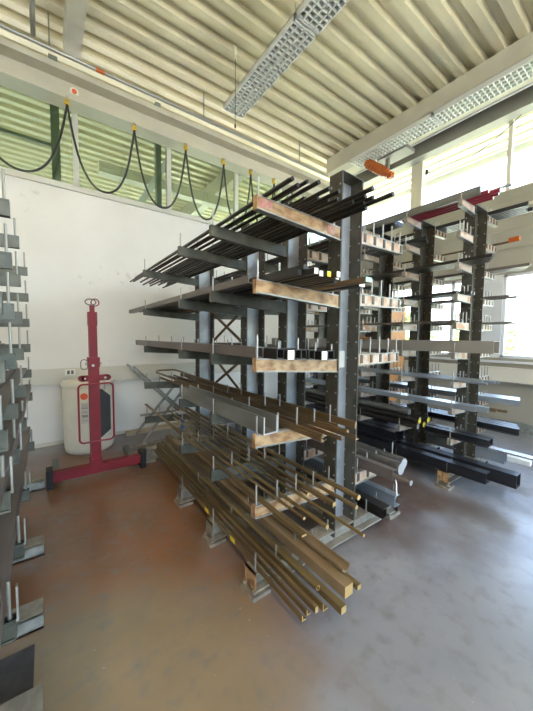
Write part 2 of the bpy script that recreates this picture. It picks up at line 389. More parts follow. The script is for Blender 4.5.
def louvre_lamp(x0, x1, y0, y1, z, label, wires):
    e = empty('ceiling_lamp', ((x0+x1)/2, (y0+y1)/2, z))
    h = MB(); h.box((x0, y0, z), (x0+.012, y1, z+.07), 'lamp'); h.box((x1-.012, y0, z), (x1, y1, z+.07), 'lamp')
    h.box((x0, y0, z), (x1, y0+.012, z+.07), 'lamp'); h.box((x0, y1-.012, z), (x1, y1, z+.07), 'lamp')
    h.box((x0, y0, z+.062), (x1, y1, z+.08), 'louvrebed'); h.build('housing', e)
    l = MB(); w = x1-x0; y = y0+.03
    while y < y1-.02:
        l.box((x0+.012, y, z), (x1-.012, y+.008, z+.035), 'louvre'); y += .062
    for k in (1, 2, 3): l.box((x0+w*k/4-.006, y0+.012, z), (x0+w*k/4+.006, y1-.012, z+.035), 'louvre')
    l.build('louvre', e)
    for k in (.33, .67): MB().cyl((x0+w*k, y0+.05, z+.048), (x0+w*k, y1-.05, z+.048), .011, 'endwhite', 8).build('tube', e)
    for y in wires: MB().cyl(((x0+x1)/2, y, z+.08), ((x0+x1)/2, y, ZC), .004, 'zinc', 6).build('hanger', e)
    tag(e, label, 'lamp'); return e
louvre_lamp(2.24, 2.56, 2.62, 4.22, 4.86, 'suspended silver louvred ceiling lamp, the one ending above the white wall', (4.05, 2.8))
louvre_lamp(2.24, 2.56, .98, 2.59, 4.86, 'suspended louvred ceiling lamp cut by the top edge of the picture', (1.2, 2.4))
louvre_lamp(4.87, 5.19, 2.46, 4.0, 4.87, 'louvred lamp along the window girder, end nearest the orange hoist motor', (2.6, 3.8))
louvre_lamp(4.87, 5.19, .84, 2.43, 4.87, 'louvred lamp along the window girder, nearest the right edge', (1.0, 2.3))
m = MB().cyl((2.12, 3.66, ZC), (2.12, 3.66, 5.12), .022, 'pale', 10).cyl((2.12, 3.66, 5.12), (2.12, 3.66, 4.30), .004, 'cable', 6).cyl((2.12, 3.66, 4.30), (2.12, 3.66, 4.26), .012, 'cable', 8)
single('pull_cord', m, 'thin dark pull cord hanging from a pale ceiling rose beside the suspended lamp', 'cord')
# orange hoist motor on the window-side rail
e = empty('hoist_motor', (5.25, 3.65, 4.70))
p0, p1 = Vector((5.1, 3.76, 4.83)), Vector((5.3, 3.50, 4.62))
d = (p1-p0).normalized()
MB().cyl(p0, p1, .085, 'orange', 18).cyl(p0-d*.04, p0, .062, 'orange', 18).cyl(p1, p1+d*.06, .07, 'orange', 18).build('motor_body', e, smooth=True)
for k in (.25, .4, .55, .7): MB().cyl(p0.lerp(p1, k), p0.lerp(p1, k)+d*.012, .094, 'orange', 18).build('cooling_fin', e)
MB().cyl(p1+d*.06, p1+d*.16, .05, 'orange', 14).box((5.30,3.38,4.50), (5.40,3.47,4.60), 'orange').build('gearbox', e)
MB().box((5.20,3.05,4.84), (5.5,3.62,4.90), 'beamdark').box((5.3,3.1,4.90), (5.36,3.2,4.99), 'beamdark').box((5.28,3.44,4.66), (5.34,3.50,4.86), 'beamdark').build('carriage', e)
MB().cyl((5.13,3.70,4.74), (5.13,3.70,4.66), .008, 'cable', 6).build('cable_gland', e)
tag(e, 'orange electric hoist motor under the window-side rail above the front rack', 'motor')
pts = [(5.95, 3.05, 4.62)]
for i in range(1, 25):
    t = i/24; pts.append((5.95, 3.05-1.75*t, 4.62 + .55*t - .5*math.sin(PI*t)*.55))
m = MB(); m.path(pts, .006, 'cable', 6); m.box((5.93, 3.03, 4.6), (5.97, 3.07, 4.68), 'cable')
single('slack_wire', m, 'thin slack wire strung in front of the high window band', 'wire', smooth=True)

# ------------------------------------------------------------------ racks
def ibeam(m, p0, p1, h, w, tf, tw, k, kweb=None, up=(0,0,1)):
    """I section: height h along `up`, flange width w"""
    hh = h/2
    m.prism([(-w/2,-hh),(w/2,-hh),(w/2,-hh+tf),(-w/2,-hh+tf)], p0, p1, k, up)
    m.prism([(-w/2,hh-tf),(w/2,hh-tf),(w/2,hh),(-w/2,hh)], p0, p1, k, up)
    m.prism([(-tw/2,-hh+tf),(tw/2,-hh+tf),(tw/2,hh-tf),(-tw/2,hh-tf)], p0, p1, kweb or k, up)
def column(e, xl, xr, y0, w, h, webk='web'):
    m = MB(); t = .010
    m.box((xl, y0, .1), (xl+t, y0+w, h), 'column'); m.box((xr-t, y0, .1), (xr, y0+w, h), 'column')
    m.box((xl+t, y0+w-.012, .1), (xr-t, y0+w-.002, h), webk)
    m.box((xl, y0, h), (xr, y0+w, h+.006), 'column')
    z = .2
    while z < h-.03:
        for x in (xl-.004, xr-t-.004):
            for yy in ((y0+.016), (y0+w-.016)):
                m.cyl((x, yy, z), (x+.004, yy, z), .0065, 'zinc', 6)
        z += .115
    return m.build('column', e)
PINCOUNT = {}
def rack(name, loc, xl, xr, ys, w, H, left, right, ltip, rtip, label, pinsL, pinsR, pinr, pinh, facef, basez=.15, baseL=None, baseR=None, ah=.075, budget=100, tilt=0.0, basepins=True, pink='pin'):
    e = empty(name, loc); cnt = 0; extra = MB(); have = False
    for ci, y in enumerate(ys):
        column(e, xl, xr, y, w, H, 'web' if H < 2.7 else 'column')
        yc = y+w/2
        # base
        m = MB(); bl = baseL if baseL is not None else ltip; br = baseR if baseR is not None else rtip
        bh = min(.12, basez); ibeam(m, (bl, yc, basez-bh/2), (br, yc, basez-bh/2), bh, .11, .012, .01, 'foot')
        m.box((bl, yc-.055, basez-bh+.005), (bl+.008, yc+.055, basez), facef(ci, 0, 'base'))
        if not basepins: m.box((bl, yc-.055, .0), (br, yc-.045, basez-.003), 'armgrey'); m.box((bl, yc-.045, .0), (br, yc+.055, basez-.002), 'foot')
        b = m.build('base', e)
        if basepins:
         f = MB(); f.box((bl-.025, yc-.07, .0), (bl+.10, yc+.07, .022), 'foot'); f.cyl((bl+.0, yc-.05, .03), (bl+.0, yc-.05, .05), .016, 'foot', 6); f.cyl((bl+.0, yc+.05, .03), (bl+.0, yc+.05, .05), .016, 'foot', 6)
         f.build('foot_pad', b)
         f = MB(); f.box((br-.12, yc-.075, .0), (br+.03, yc+.075, .03), 'foot'); f.cyl((br, yc-.05, .03), (br, yc-.05, .055), .018, 'rubber', 6)
         f.build('foot_pad', b)
        arms = [(b, bl, basez, pinsL, -1), (b, br, basez, pinsR, 1)] if basepins else []
        for side, levels, tip, root in ((-1, left, ltip, xl), (1, right, rtip, xr)):
            for li, z in enumerate(levels):
                m = MB(); k = facef(ci, side, li)
                zt, zr = z, z - (tilt if side < 0 else 0)
                W = .036
                def slab(x0, z0a, z0b, x1, z1a, z1b, ya, yb, kk):
                    m.add([(x0,ya,z0a),(x1,ya,z1a),(x1,yb,z1a),(x0,yb,z0a),(x0,ya,z0b),(x1,ya,z1b),(x1,yb,z1b),(x0,yb,z0b)],
                          [(0,3,2,1),(4,5,6,7),(0,1,5,4),(1,2,6,5),(2,3,7,6),(3,0,4,7)], kk)
                y1 = y+.006
                flk = 'armgrey' if k in ('armrust','armcream','armpale') else 'arm'
                slab(tip, zt-.007, zt, root, zr-.007, zr, y1, y1+W, flk)
                slab(tip, zt-ah, zt-ah+.008, root, zr-ah-.012, zr-ah-.004, y1-.004, y1+W, flk)
                slab(tip, zt-ah+.008, zt-.007, root, zr-ah-.004, zr-.007, y1+.004, y1+.014, k)
                m.box((tip-.004, y1, zt-ah), (tip+.004, y1+W, zt), flk if k != 'armrust' else 'armrust')
                if k == 'armcream':
                    np_ = pinsR if side > 0 else pinsL; LL = abs(root-tip)
                    for q in range(np_):
                        xx = tip - side*(.015 + q*(LL-.06)/max(np_-1, 1)); m.box((xx-.013, y1-.001, zt-ah+.008), (xx+.013, y1+.004, zt-.007), 'column')
                if ci == 0 and side < 0 and k == 'armrust' and li == 0:
                    m.box((tip+.02, y1+.002, zt-ah+.015), (tip+.10, y1+.004, zt-.012), 'pink'); m.box((root-.12, y1+.002, zr-ah+.015), (root-.05, y1+.004, zr-.012), 'pink')
                a = m.build('arm', e)
                arms.append((a, tip, z, pinsL if side < 0 else pinsR, side))
        for a, tip, z, pins, side in arms:
            L = abs((xl if side < 0 else xr) - tip)
            for q in range(pins):
                x = tip - side*(.015 + q*(L-.06)/max(pins-1, 1))
                zz = z - (tilt*abs(x-tip)/L if side < 0 else 0) - .001
                hh = pinh*(.85+.3*random.random())
                cnt += 1
                if cnt <= budget:
                    MB().cyl((x, y+.022, zz), (x, y+.022, zz+hh), pinr, pink, 8).build('divider_pin', a)
                else: extra.cyl((x, y+.022, zz), (x, y+.022, zz+hh), pinr, pink, 6); have = True
    if have: tag(extra.build('divider_pins', e), kind='stuff')
    # rear cross bracing and ties
    for i in range(len(ys)-1):
        a, b = ys[i]+w, ys[i+1]; x = (xl+xr)/2
        MB().box((x-.015, a-w*.45, .10), (x+.015, b+w*.45, .14), 'foot').build('tie_bar', e)
    tag(e, label, 'storage rack'); return e

YA = [1.36, 1.905, 2.515, 3.655]
LA = [2.25, 1.81, 1.38, .955, .545]
RA = [2.24, 1.81, 1.38, .50]
TILT = .03
def faceA(ci, side, li):
    if li == 'base': return 'armrust' if ci == 0 else 'foot'
    if ci == 0: return 'armrust' if side < 0 else 'armcream'
    if side > 0: return 'armcream' if ci == 1 else 'arm'
    return 'arm'
A = rack('cantilever_rack', (1.70, 2.5, 0), 1.588, 1.806, YA, .11, 2.575, LA, RA, .928, 2.33,
     'tall grey cantilever rack in the centre, double sided, loaded with bars and tubes', 5, 5, .0055, .115, faceA, .15, .925, 2.37, budget=110, tilt=TILT)
x = 1.70
for (za, zb) in ((.80, 1.34), (1.36, 1.86)):
    for s in (0, 1):
        y0, y1 = (YA[2]+.1, YA[3]-.01) if s == 0 else (YA[3]-.01, YA[2]+.1)
        m = MB(); m.prism([(-.017,-.004),(.017,-.004),(.017,.004),(-.017,.004)], (x+.008*s, y0, za), (x+.008*s, y1, zb), 'brownst', (1,0,0)); m.build('brace', A)
tag(MB().box((1.70, 1.456, .88), (1.76, 1.4575, .905), 'paper').build('rack_label', A), 'white paper label')
tag(MB().box((1.66, 1.456, 1.28), (1.77, 1.4575, 1.40), 'paper').build('rack_label', A), 'white paper label')

YBk = [1.30, 1.84, 2.37, 2.90, 3.44]
LB = [2.82, 2.53, 2.23, 1.93, 1.655, 1.36, 1.07, .806, .50]
def faceB(ci, side, li):
    if li == 'base': return 'armrust'
    return 'armpale' if side < 0 else 'armcream'
B = rack('cantilever_rack', (3.68, 2.4, 0), 3.53, 3.84, YBk, .10, 2.84, LB, LB, 3.225, 4.15,
     'second taller cantilever rack behind, standing nearer the bright windows', 4, 4, .006, .10, faceB, .17, 3.19, 4.18, ah=.065, budget=100)
YC = [1.36, 1.86, 2.50, 3.60]
LC = [2.12, 1.88, 1.645, 1.41, 1.17, .95, .47]
def faceC(ci, side, li): return 'arm'
C = rack('cantilever_rack', (-.98, 2.5, 0), -.98, -.78, YC, .09, 2.5, [], LC, -1.5, -.12,
     'dark cantilever rack at the left edge, only its arm ends and bars in view', 0, 3, .006, .13, faceC, .085, -1.05, -.05, budget=90, basepins=False, pink='conduit')
# tall white-edged stop brackets on the lower arm ends of that rack
for (y, z) in ((1.36,.47),(1.86,.47),(2.50,.47),(1.36,.95),(1.86,.95),(2.5,.95)):
    MB().box((-.114, y+.01, z-.0), (-.108, y+.03, z+.12), 'armgrey').box((-.15, y+.01, z-.012), (-.108, y+.03, z-.0), 'armgrey').build('stop_bracket', C)

# ------------------------------------------------------------------ bars
def zA(level, x): return LA[level] - TILT*(x-.928)/.66
def bar(name, kind, p0, p1, size, k, label, cat='bar', group=None, end=None, endlabel=None, parent=None, th=.006):
    """p0 near end, p1 far end: points on the UNDERSIDE centre line. kinds: round, tube, square, box, flat, angle, channel, channel_down, ibeam"""
    p0 = Vector(p0); p1 = Vector(p1); m = MB()
    w, h = size if isinstance(size, tuple) else (size, size)
    up = Vector((0,0,1))
    if kind == 'round': m.cyl(p0+up*w/2, p1+up*w/2, w/2, k, 12, capm=end)
    elif kind == 'tube':
        n = 14; o = [(w/2*math.cos(2*PI*i/n), h/2+w/2*math.sin(2*PI*i/n)) for i in range(n)]; r = w/2-th
        i_ = [(r*math.cos(2*PI*i/n), h/2+r*math.sin(2*PI*i/n)) for i in range(n)]
        m.hollow(o, i_, p0, p1, k, end)
    elif kind in ('square','flat'): m.prism([(-w/2,0),(w/2,0),(w/2,h),(-w/2,h)], p0, p1, k, capm=end)
    elif kind == 'box': m.hollow([(-w/2,0),(w/2,0),(w/2,h),(-w/2,h)], [(-w/2+th,th),(w/2-th,th),(w/2-th,h-th),(-w/2+th,h-th)], p0, p1, k, end)
    elif kind == 'angle': m.prism([(-w/2,0),(w/2,0),(w/2,th),(-w/2+th,th),(-w/2+th,h),(-w/2,h)], p0, p1, k, capm=end)
    elif kind == 'channel': m.prism([(-w/2,0),(w/2,0),(w/2,h),(w/2-th,h),(w/2-th,th),(-w/2+th,th),(-w/2+th,h),(-w/2,h)], p0, p1, k, capm=end)
    elif kind == 'channel_side': m.prism([(-w/2,0),(w/2,0),(w/2,th),(-w/2+th,th),(-w/2+th,h-th),(w/2,h-th),(w/2,h),(-w/2,h)], p0, p1, k, capm=end)
    elif kind == 'ibeam':
        t = th; m.prism([(-w/2,0),(w/2,0),(w/2,t),(t/2,t),(t/2,h-t),(w/2,h-t),(w/2,h),(-w/2,h),(-w/2,h-t),(-t/2,h-t),(-t/2,t),(-w/2,t)], p0, p1, k, capm=end)
    elif kind == 'gutter':
        n = 10; o = [(w/2*math.cos(PI+PI*1.15*i/n-.2), w/2+w/2*math.sin(PI+PI*1.15*i/n-.2)) for i in range(n+1)]; r = w/2-th
        i_ = [(r*math.cos(PI+PI*1.15*i/n-.2), w/2+r*math.sin(PI+PI*1.15*i/n-.2)) for i in range(n+1)]
        m.prism(o+i_[::-1], p0, p1, k, capm=end)
    o = m.build(name, smooth=kind in ('round','tube','gutter'))
    tag(o, label, cat, group); return o
R = random.uniform
def run(level_z, x0, x1, ya, yb, name, kind, size, k, label, cat, group, count, skew=.03, end=None, layers=1, avoid=(), th=.004, droop=0):
    """a row of equal bars side by side"""
    w, h = size if isinstance(size, tuple) else (size, size)
    out = []; z_off = 0
    for L in range(layers):
        xs = [x0 + (x1-x0)*(i+.5)/count for i in range(count)]
        for i, x in enumerate(xs):
            if L: x += (x1-x0)/count*.5
            if x + w/2 > x1+.02: continue
            sk = R(-1,1)*skew if not L else R(-.3,.3)*skew
            a = ya + R(-.06,.06); b = yb + R(-.12,.12)
            zf = level_z if not callable(level_z) else None
            z0 = (level_z(x) if callable(level_z) else level_z) + L*h*.92 + .001
            out.append(bar(name, kind, (x, a, z0), (x+sk, b, z0-droop), size, k, label, cat, group, end, th=th))
    return out
PINSA = [.943 + q*(.66-.06)/3 for q in range(4)]      # .943 1.143 1.343 1.543
# --- A top level: thin dark rods
f = lambda lv: (lambda x: zA(lv, x))
g = 'thin dark rods on the top left arms of the front rack'
lab = 'thin dark rod in the bundle on the topmost arms of the front rack'
slots = [(.955,1.13),(1.155,1.33),(1.355,1.53)]
for s, (a, b) in enumerate(slots):
    run(f(0), a, b, 1.12, 4.65, 'steel_rod', 'round', .022, 'dark', lab, 'rod', g, 3, skew=.022)
run(lambda x: zA(0,x)+.0215, .965, 1.12, 1.17, 4.3, 'steel_rod', 'round', .02, 'dark', lab, 'rod', g, 2, skew=.005)
run(lambda x: zA(0,x)+.0215, 1.16, 1.33, 1.25, 4.2, 'steel_rod', 'round', .02, 'dark', lab, 'rod', g, 3, skew=.005)
run(lambda x: zA(0,x)+.0215, 1.36, 1.53, 1.0, 4.4, 'steel_rod', 'round', .024, 'dark', 'longer dark rod passing in front of the nearest column at its top', 'rod', 'dark rods crossing the head of the nearest column', 4, skew=.005)
# --- A second level
bar('flat_bar', 'angle', (.985, 1.50, zA(1,.985)+.001), (.985, 4.6, zA(1,.985)+.001), (.055,.045), 'mauve', 'wide brown-grey angle bar along the outer edge of the second arm level', th=.006)
for i, (x, k, e_, y) in enumerate(((1.03,'dark',None,1.14),(1.065,'dark','endwhite',1.06),(1.12,'dark','endwhite',1.08),(1.155,'dark','endyellow',1.06),(1.19,'dark','endwhite',1.03),(1.225,'dark','endwhite',1.07),(1.27,'dark',None,1.12),(1.305,'dark',None,1.16))):
    l = {None:'dark square bar without end paint on the second arm level of the front rack','endwhite':'dark square bar with white end on the second arm level of the front rack','endyellow':'dark square bar with yellow painted end on the second arm level'}[e_]
    gg = None if e_ == 'endyellow' else 'square bars on the second arm level, ' + ('white ended' if e_ else 'unpainted')
    bar('square_bar', 'square', (x, y, zA(1,x)+.001), (x+R(-.004,.004), 4.2+R(-.1,.1), zA(1,x)+.001), .027, k, l, 'bar', gg, e_)
for i, x in enumerate((1.05,1.09,1.14,1.175,1.21,1.25)):
    bar('square_bar', 'square', (x, 1.12+.03*i, zA(1,x)+.029), (x, 4.05, zA(1,x)+.029), .024, 'dark', 'dark square bar in the upper layer of the second arm level', 'bar', 'upper layer on the second arm level', 'dark')
bar('painted_bar', 'flat', (1.38, .99, zA(1,1.38)+.001), (1.40, 3.9, zA(1,1.4)+.001), (.05,.025), 'brownst', 'brown flat bar with mint green end crossing the nearest column', 'bar', None, 'endmint')
bar('painted_bar', 'flat', (1.46, 1.09, zA(1,1.46)+.001), (1.47, 3.9, zA(1,1.47)+.001), (.05,.022), 'dark', 'dark flat bar with pale end just under the mint ended bar', 'bar', None, 'endwhite')
bar('yellow_striped_bar', 'flat', (1.41, 1.25, zA(1,1.4)+.028), (1.40, 3.6, zA(1,1.4)+.028), (.03,.012), 'endyellow', 'thin yellow strip among the dark bars of the second level', 'bar')
# --- A third level: dark box sections
bar('box_section', 'box', (.985, 1.42, zA(2,.985)+.001), (.985, 4.24, zA(2,.985)+.001), (.055,.062), 'mauve', 'long brown-grey box section along the outer edge at eye level', 'box section', th=.005)
for i, x in enumerate((1.05,1.18,1.24,1.30)):
    bar('box_section', 'box', (x, 1.31+R(-.01,.02), zA(2,x)+.001), (x, 4.1, zA(2,x)+.001), (.052,.058), 'dark', 'dark box section on the eye-level arms of the front rack', 'box section', 'dark box sections at eye level', th=.005)
for i, x in enumerate((1.11,1.38)):
    bar('box_section', 'square', (x, 1.29, zA(2,x)+.001), (x, 3.2, zA(2,x)+.001), (.048,.052), 'dark', ('dark box section with white end, nearer the arm tip at eye level', 'dark box section with white end, nearer the column at eye level')[i], 'box section', None, 'endwhite')
bar('box_section', 'box', (1.46, 1.31, zA(2,1.46)+.001), (1.46, 4.1, zA(2,1.46)+.001), (.06,.058), 'dark', 'dark box section lying against the columns at eye level', 'box section', th=.005)
# --- A fourth level: big grey channel and brown rods
bar('steel_channel', 'channel', (1.01, 1.34, zA(3,1.01)+.001), (1.01, 2.64, zA(3,1.01)+.001), (.098,.10), 'greyst', 'big grey U channel open to the top on the fourth arm level', 'channel', None, 'cutsteel', th=.008)
for (xa, ya, xb, yb, kd, s) in ((1.18,1.10,1.20,4.0,'angle',.026),(1.235,1.15,1.25,3.6,'round',.02),(1.29,1.06,1.36,4.1,'angle',.024),(1.375,1.03,1.40,3.9,'angle',.026),(1.43,1.14,1.45,4.2,'round',.022),(1.48,1.25,1.50,3.8,'angle',.022)):
    bar('brown_bar', kd, (xa, ya, zA(3,xa)+.001), (xb, yb, zA(3,xa)+.001), s, 'brownst', 'thin brown ' + ('angle bar' if kd=='angle' else 'rod') + ' beside the grey channel on the fourth arm level', 'bar', 'brown ' + ('angles' if kd=='angle' else 'rods') + ' on the fourth arm level', 'tan', th=.005)
bar('brown_bar', 'flat', (1.555, 1.18, zA(3,1.555)+.001), (1.555, 4.22, zA(3,1.555)+.001), (.016,.045), 'brownst', 'brown flat bar on edge leaning against the columns on the fourth level', 'bar', None, 'tan')
m = MB(); pts = [(1.24,4.15,zA(3,1.2)+.012)]
for i in range(9): t = i/8*PI; pts.append((1.36-.09*math.cos(t)-.03, 4.24+.05*math.sin(t), zA(3,1.3)+.035))
m.path([(1.22,3.0,zA(3,1.2)+.045),(1.20,4.15,zA(3,1.2)+.06),(1.215,4.2,zA(3,1.2)+.075),(1.24,4.22,zA(3,1.2)+.08),(1.44,4.22,zA(3,1.2)+.08),(1.47,4.18,zA(3,1.2)+.075),(1.48,4.1,zA(3,1.2)+.07),(1.50,2.7,zA(3,1.5)+.045)], .012, 'bronze', 8)
single('bent_tube', m, 'brown tube bent into a hairpin at the far end of the fourth level', 'tube', smooth=True)
# --- A fifth level: brass and bronze rods
for (xa, ya, xb, yb, kd, s, k, lb) in (
    (1.50,1.10,1.50,3.95,'round',.032,'bronze','thick brown rod nearest the columns on the fifth arm level'),
    (1.40,1.04,1.44,3.9,'round',.024,'bronze','brown rod second from the columns on the fifth arm level'),
    (1.315,1.13,1.38,4.0,'square',.024,'bronze','square brown bar in the middle of the fifth arm level'),
    (1.22,.86,1.25,3.85,'round',.016,'brass','long thin brass rod reaching furthest forward from the fifth level'),
    (1.115,1.0,1.18,3.45,'round',.022,'brass','brass rod between the tip and middle pins of the fifth level'),
    (1.07,1.12,1.09,3.0,'round',.018,'bronze','short brown rod close to the arm tips on the fifth level'),
    (.975,1.02,1.10,4.35,'flat',(.03,.010),'bronze','long flat brown strip slanting along the arm tips of the fifth level'),
    (1.27,1.3,1.30,3.4,'round',.018,'brownst','dark brown rod lying between brass rods on the fifth level')):
    bar('bronze_rod', kd, (xa, ya, zA(4,xa)+.001), (xb, yb, zA(4,xa)+.001), s, k, lb, 'rod', None, 'endbrass')
# --- A base level: heavy brass and bronze
BZ = .151
for (xa, ya, xb, yb, kd, s, k, lb, z) in (
    (.905,.97,1.00,3.55,'angle',(.024,.03),'bronze','outermost thin brown angle on the base beams of the front rack',0),
    (.945,.98,1.035,3.6,'angle',(.026,.03),'bronze','second outermost thin brown angle on the base beams',0),
    (.985,.965,1.065,3.7,'flat',(.02,.03),'bronze','narrow bronze bar between the angles and the brass bars on the base',0),
    (1.03,.95,1.10,3.75,'angle',(.036,.042),'brass','yellow brass angle with ragged near end on the base beams',0),
    (1.09,.885,1.16,3.7,'square',(.036,.036),'brass','square brass bar reaching forward furthest over the floor',0),
    (1.19,.935,1.26,3.9,'square',(.062,.062),'tan','thick tan square beam on the base of the front rack',0),
    (1.27,.93,1.33,3.8,'square',(.03,.026),'brass','small brass bar beside the thick tan beam',0),
    ):
    o = bar('brass_bar', kd, (xa+.05, ya+.02, BZ+z), (xb, yb, BZ+z), s, k, lb, 'bar', None, 'endbrass', th=.006)
    if lb.startswith('outermost'):  # short yellow strips on the outer face of this bar
        for yy in (1.64, 2.05):
            t_ = (yy-ya-.02)/(yb-ya-.02); q_ = xa+.05+(xb-xa-.05)*t_
            tag(MB().box((q_-.0145, yy, BZ-.001+.002), (q_-.0125, yy+.06, BZ+.032), 'endyellow').build('tape_band', o), 'yellow tape')
bar('brass_tube', 'tube', (1.10, 1.04, BZ+.043), (1.125, 3.5, BZ+.043), .026, 'brass', 'brass tube lying on top of the brass angle', 'tube', None, 'endbrass', th=.004)
bar('half_round_gutter', 'gutter', (1.295, 1.02, BZ+.063), (1.30, 3.1, BZ+.063), .062, 'tan', 'open half-round tan tube lying on the thick square beam', 'tube', None, 'tan', th=.007)
# --- A right side
bar('round_bar', 'round', (2.07, 1.16, .501), (2.07, 3.9, .501), .088, 'round', 'thick bright round bar, the nearer of two, right of the front rack', 'bar', None, 'cutsteel')
bar('round_bar', 'round', (2.175, 1.20, .501), (2.175, 3.9, .501), .085, 'round', 'thick bright round bar, the farther of two, right of the front rack', 'bar', None, 'cutsteel')
bar('flat_bar', 'box', (1.95, 1.14, .501), (1.95, 3.9, .501), (.05,.075), 'mauve', 'brown-grey box section beside the thick round bars, string hanging from its end', 'bar', th=.005)
bar('round_bar', 'round', (1.95, 1.02, .512), (1.95, 1.9, .512), .036, 'mauve', 'thinner round bar poking out of the box section by the round bars', 'bar', None, 'cutsteel')
m = MB(); m.path([(1.978,1.15,.50),(1.985,1.145,.46),(1.98,1.14,.42),(1.99,1.14,.38)], .005, 'endwhite', 6)
single('string', m, 'short pale string hanging from the bar end right of the front rack', 'string', smooth=True)
bar('steel_channel', 'channel_side', (2.24, 1.28, BZ), (2.24, 3.8, BZ), (.07,.09), 'bluest', 'blue-grey channel on the right end of the base beams', 'channel', th=.007)
bar('steel_channel', 'ibeam', (2.03, 1.24, BZ), (2.03, 3.8, BZ), (.09,.08), 'dark', 'dark I beam between the columns and the blue-grey channel', 'channel', th=.008)
for i, (z, xs, k) in enumerate(((RA[1],(1.88,1.95,2.1),'dark'),(RA[0],(1.86,1.93,2.02,2.1),'dark'),(RA[2],(1.9,2.0,2.15),'mauve'))):
    for x in xs: bar('steel_rod', 'square', (x, 1.42+R(0,.1), z+.001), (x, 3.9, z+.001), .03, k, 'dark square bar on the %s right arms of the front rack' % ('second','top','third')[i], 'bar', 'bars on the %s right arms of the front rack' % ('second','top','third')[i])

# ------------------------------------------------------------------ loads of the rack behind
def bl(level): return LB[level]+.001
PB = 'on the rack by the windows'
for i, (x, y) in enumerate(((3.30,1.12),(3.36,1.05),(3.42,1.08),(3.48,1.14))):
    bar('maroon_rod', 'round', (x, y, bl(0)+(.0 if i%2 else .0)), (x, 1.98, bl(0)), .034, 'maroon', 'maroon rod on the top left arms of the rack by the windows', 'rod', 'maroon rods by the windows', 'endwhite')
bar('grey_plank', 'flat', (3.26, 1.17, bl(0)+.0), (3.26, 3.9, bl(0)), (.035,.07), 'greyst', 'grey flat section outside the maroon rods at the top', 'bar')
bar('silver_tube', 'tube', (3.39, .98, bl(0)+.035), (3.39, 1.95, bl(0)+.035), .026, 'silver', 'long silver tube lying on the maroon rods', 'tube', th=.003)
bar('silver_tube', 'tube', (3.33, 1.2, bl(0)+.035), (3.33, 1.9, bl(0)+.035), .03, 'silver', 'shorter silver tube lying behind on the maroon rods', 'tube', th=.003)
G = lambda s: s + ' ' + PB
for i in range(5): bar('dark_bar', 'square', (3.92+.05*i, .97+R(0,.06), bl(0)), (3.92+.05*i, 4.0, bl(0)), (.036,.04), 'black', G('dark square bar on the high right arms'), 'bar', G('high right bars'))
for i in range(4): bar('dark_bar', 'square', (3.27+.06*i, 1.6+R(0,.2), bl(1)), (3.27+.06*i, 4.2, bl(1)), (.045,.035), 'black', G('dark square bar on the second left arms'), 'bar', G('second left bars'))
for i in range(4): bar('dark_bar', 'square', (3.315+.055*i, 2.02+R(0,.05), bl(0)), (3.315+.055*i, 4.2, bl(0)), (.05,.05), 'black', 'dark square bar behind the maroon rods on the top left arms', 'bar', 'dark bars behind the maroon rods')
o = bar('copper_rod', 'round', (4.08, 1.17, bl(1)), (4.08, 3.2, bl(1)), .024, 'brownst', 'brown rod with an orange plug on its end near the right edge', 'rod')
tag(MB().cyl((4.08,1.17,LB[1]+.029),(4.08,1.08,LB[1]+.029),.028,'orange',10).build('end_plug', o), 'orange plug')
for i in range(4): bar('beige_flat', 'flat', (3.96+.05*i, .95+.03*i, bl(2)), (3.96+.05*i, 3.9, bl(2)), (.042,.03), 'mauve', G('pale brown flat bar on the third right arms'), 'bar', G('pale third level bars'))
for i in range(4): bar('grey_flat', 'flat', (3.27+.06*i, 1.05+.03*i, bl(2)), (3.27+.06*i, 4.0, bl(2)), (.05,.03), 'dark', G('dark flat bar on the third left arms'), 'bar', G('dark third level bars'))
for i in range(4): bar('thin_bar', 'square', (3.27+.06*i, 1.2+R(0,.15), bl(3)), (3.27+.06*i, 4.1, bl(3)), .03, 'dark', G('thin dark bar on the fourth left arms'), 'bar', G('fourth left bars'))
for i in range(3): bar('thin_bar', 'square', (3.92+.07*i, 1.06+R(0,.1), bl(3)), (3.92+.07*i, 4.0, bl(3)), .025, 'mauve', G('thin brown bar on the fourth right arms'), 'bar', G('fourth right bars'))
for i in range(3): bar('thin_bar', 'square', (3.92+.07*i, 1.04+R(0,.1), bl(4)), (3.92+.07*i, 4.0, bl(4)), .022, 'greyst', G('thin grey bar on the fifth right arms'), 'bar', G('fifth right bars'))
for i in range(3): bar('thin_bar', 'square', (3.28+.07*i, 1.3+R(0,.1), bl(4)), (3.28+.07*i, 4.0, bl(4)), .022, 'mauve', G('thin brown bar on the fifth left arms'), 'bar', G('fifth left bars'))
bar('steel_beam', 'box', (3.315, 1.0, bl(5)), (3.315, 4.3, bl(5)), (.14,.115), 'greybeam', 'big grey box beam at eye level in front of the window', 'beam', th=.006)
for i in range(6): bar('bright_rod', 'round', (3.26+.045*i, 1.0+R(0,.12), bl(6)), (3.26+.045*i, 4.2, bl(6)), .026, 'bluest', G('bluish rod on the seventh left arms'), 'rod', G('bluish seventh level rods'))
for i, (x, y, s, k) in enumerate(((3.265,1.12,.05,'bluest'),(3.33,1.04,.05,'bluest'),(3.40,1.0,.03,'brownst'),(3.45,.93,.028,'brownst'),(3.49,1.1,.028,'silver'))):
    bar('square_tube', 'box' if s > .03 else 'round', (x, y, bl(7)), (x, 4.1, bl(7)), s, k, 'tube number %s outward on the eighth left arms by the windows' % i if 0 else ['blue-grey square tube at the arm tips of the eighth level by the windows','blue-grey square tube one in from the arm tips, eighth level','brown rod beside the blue-grey square tubes','longest brown rod beside the blue-grey square tubes','silver rod against the columns on the eighth level'][i], 'tube', th=.004)
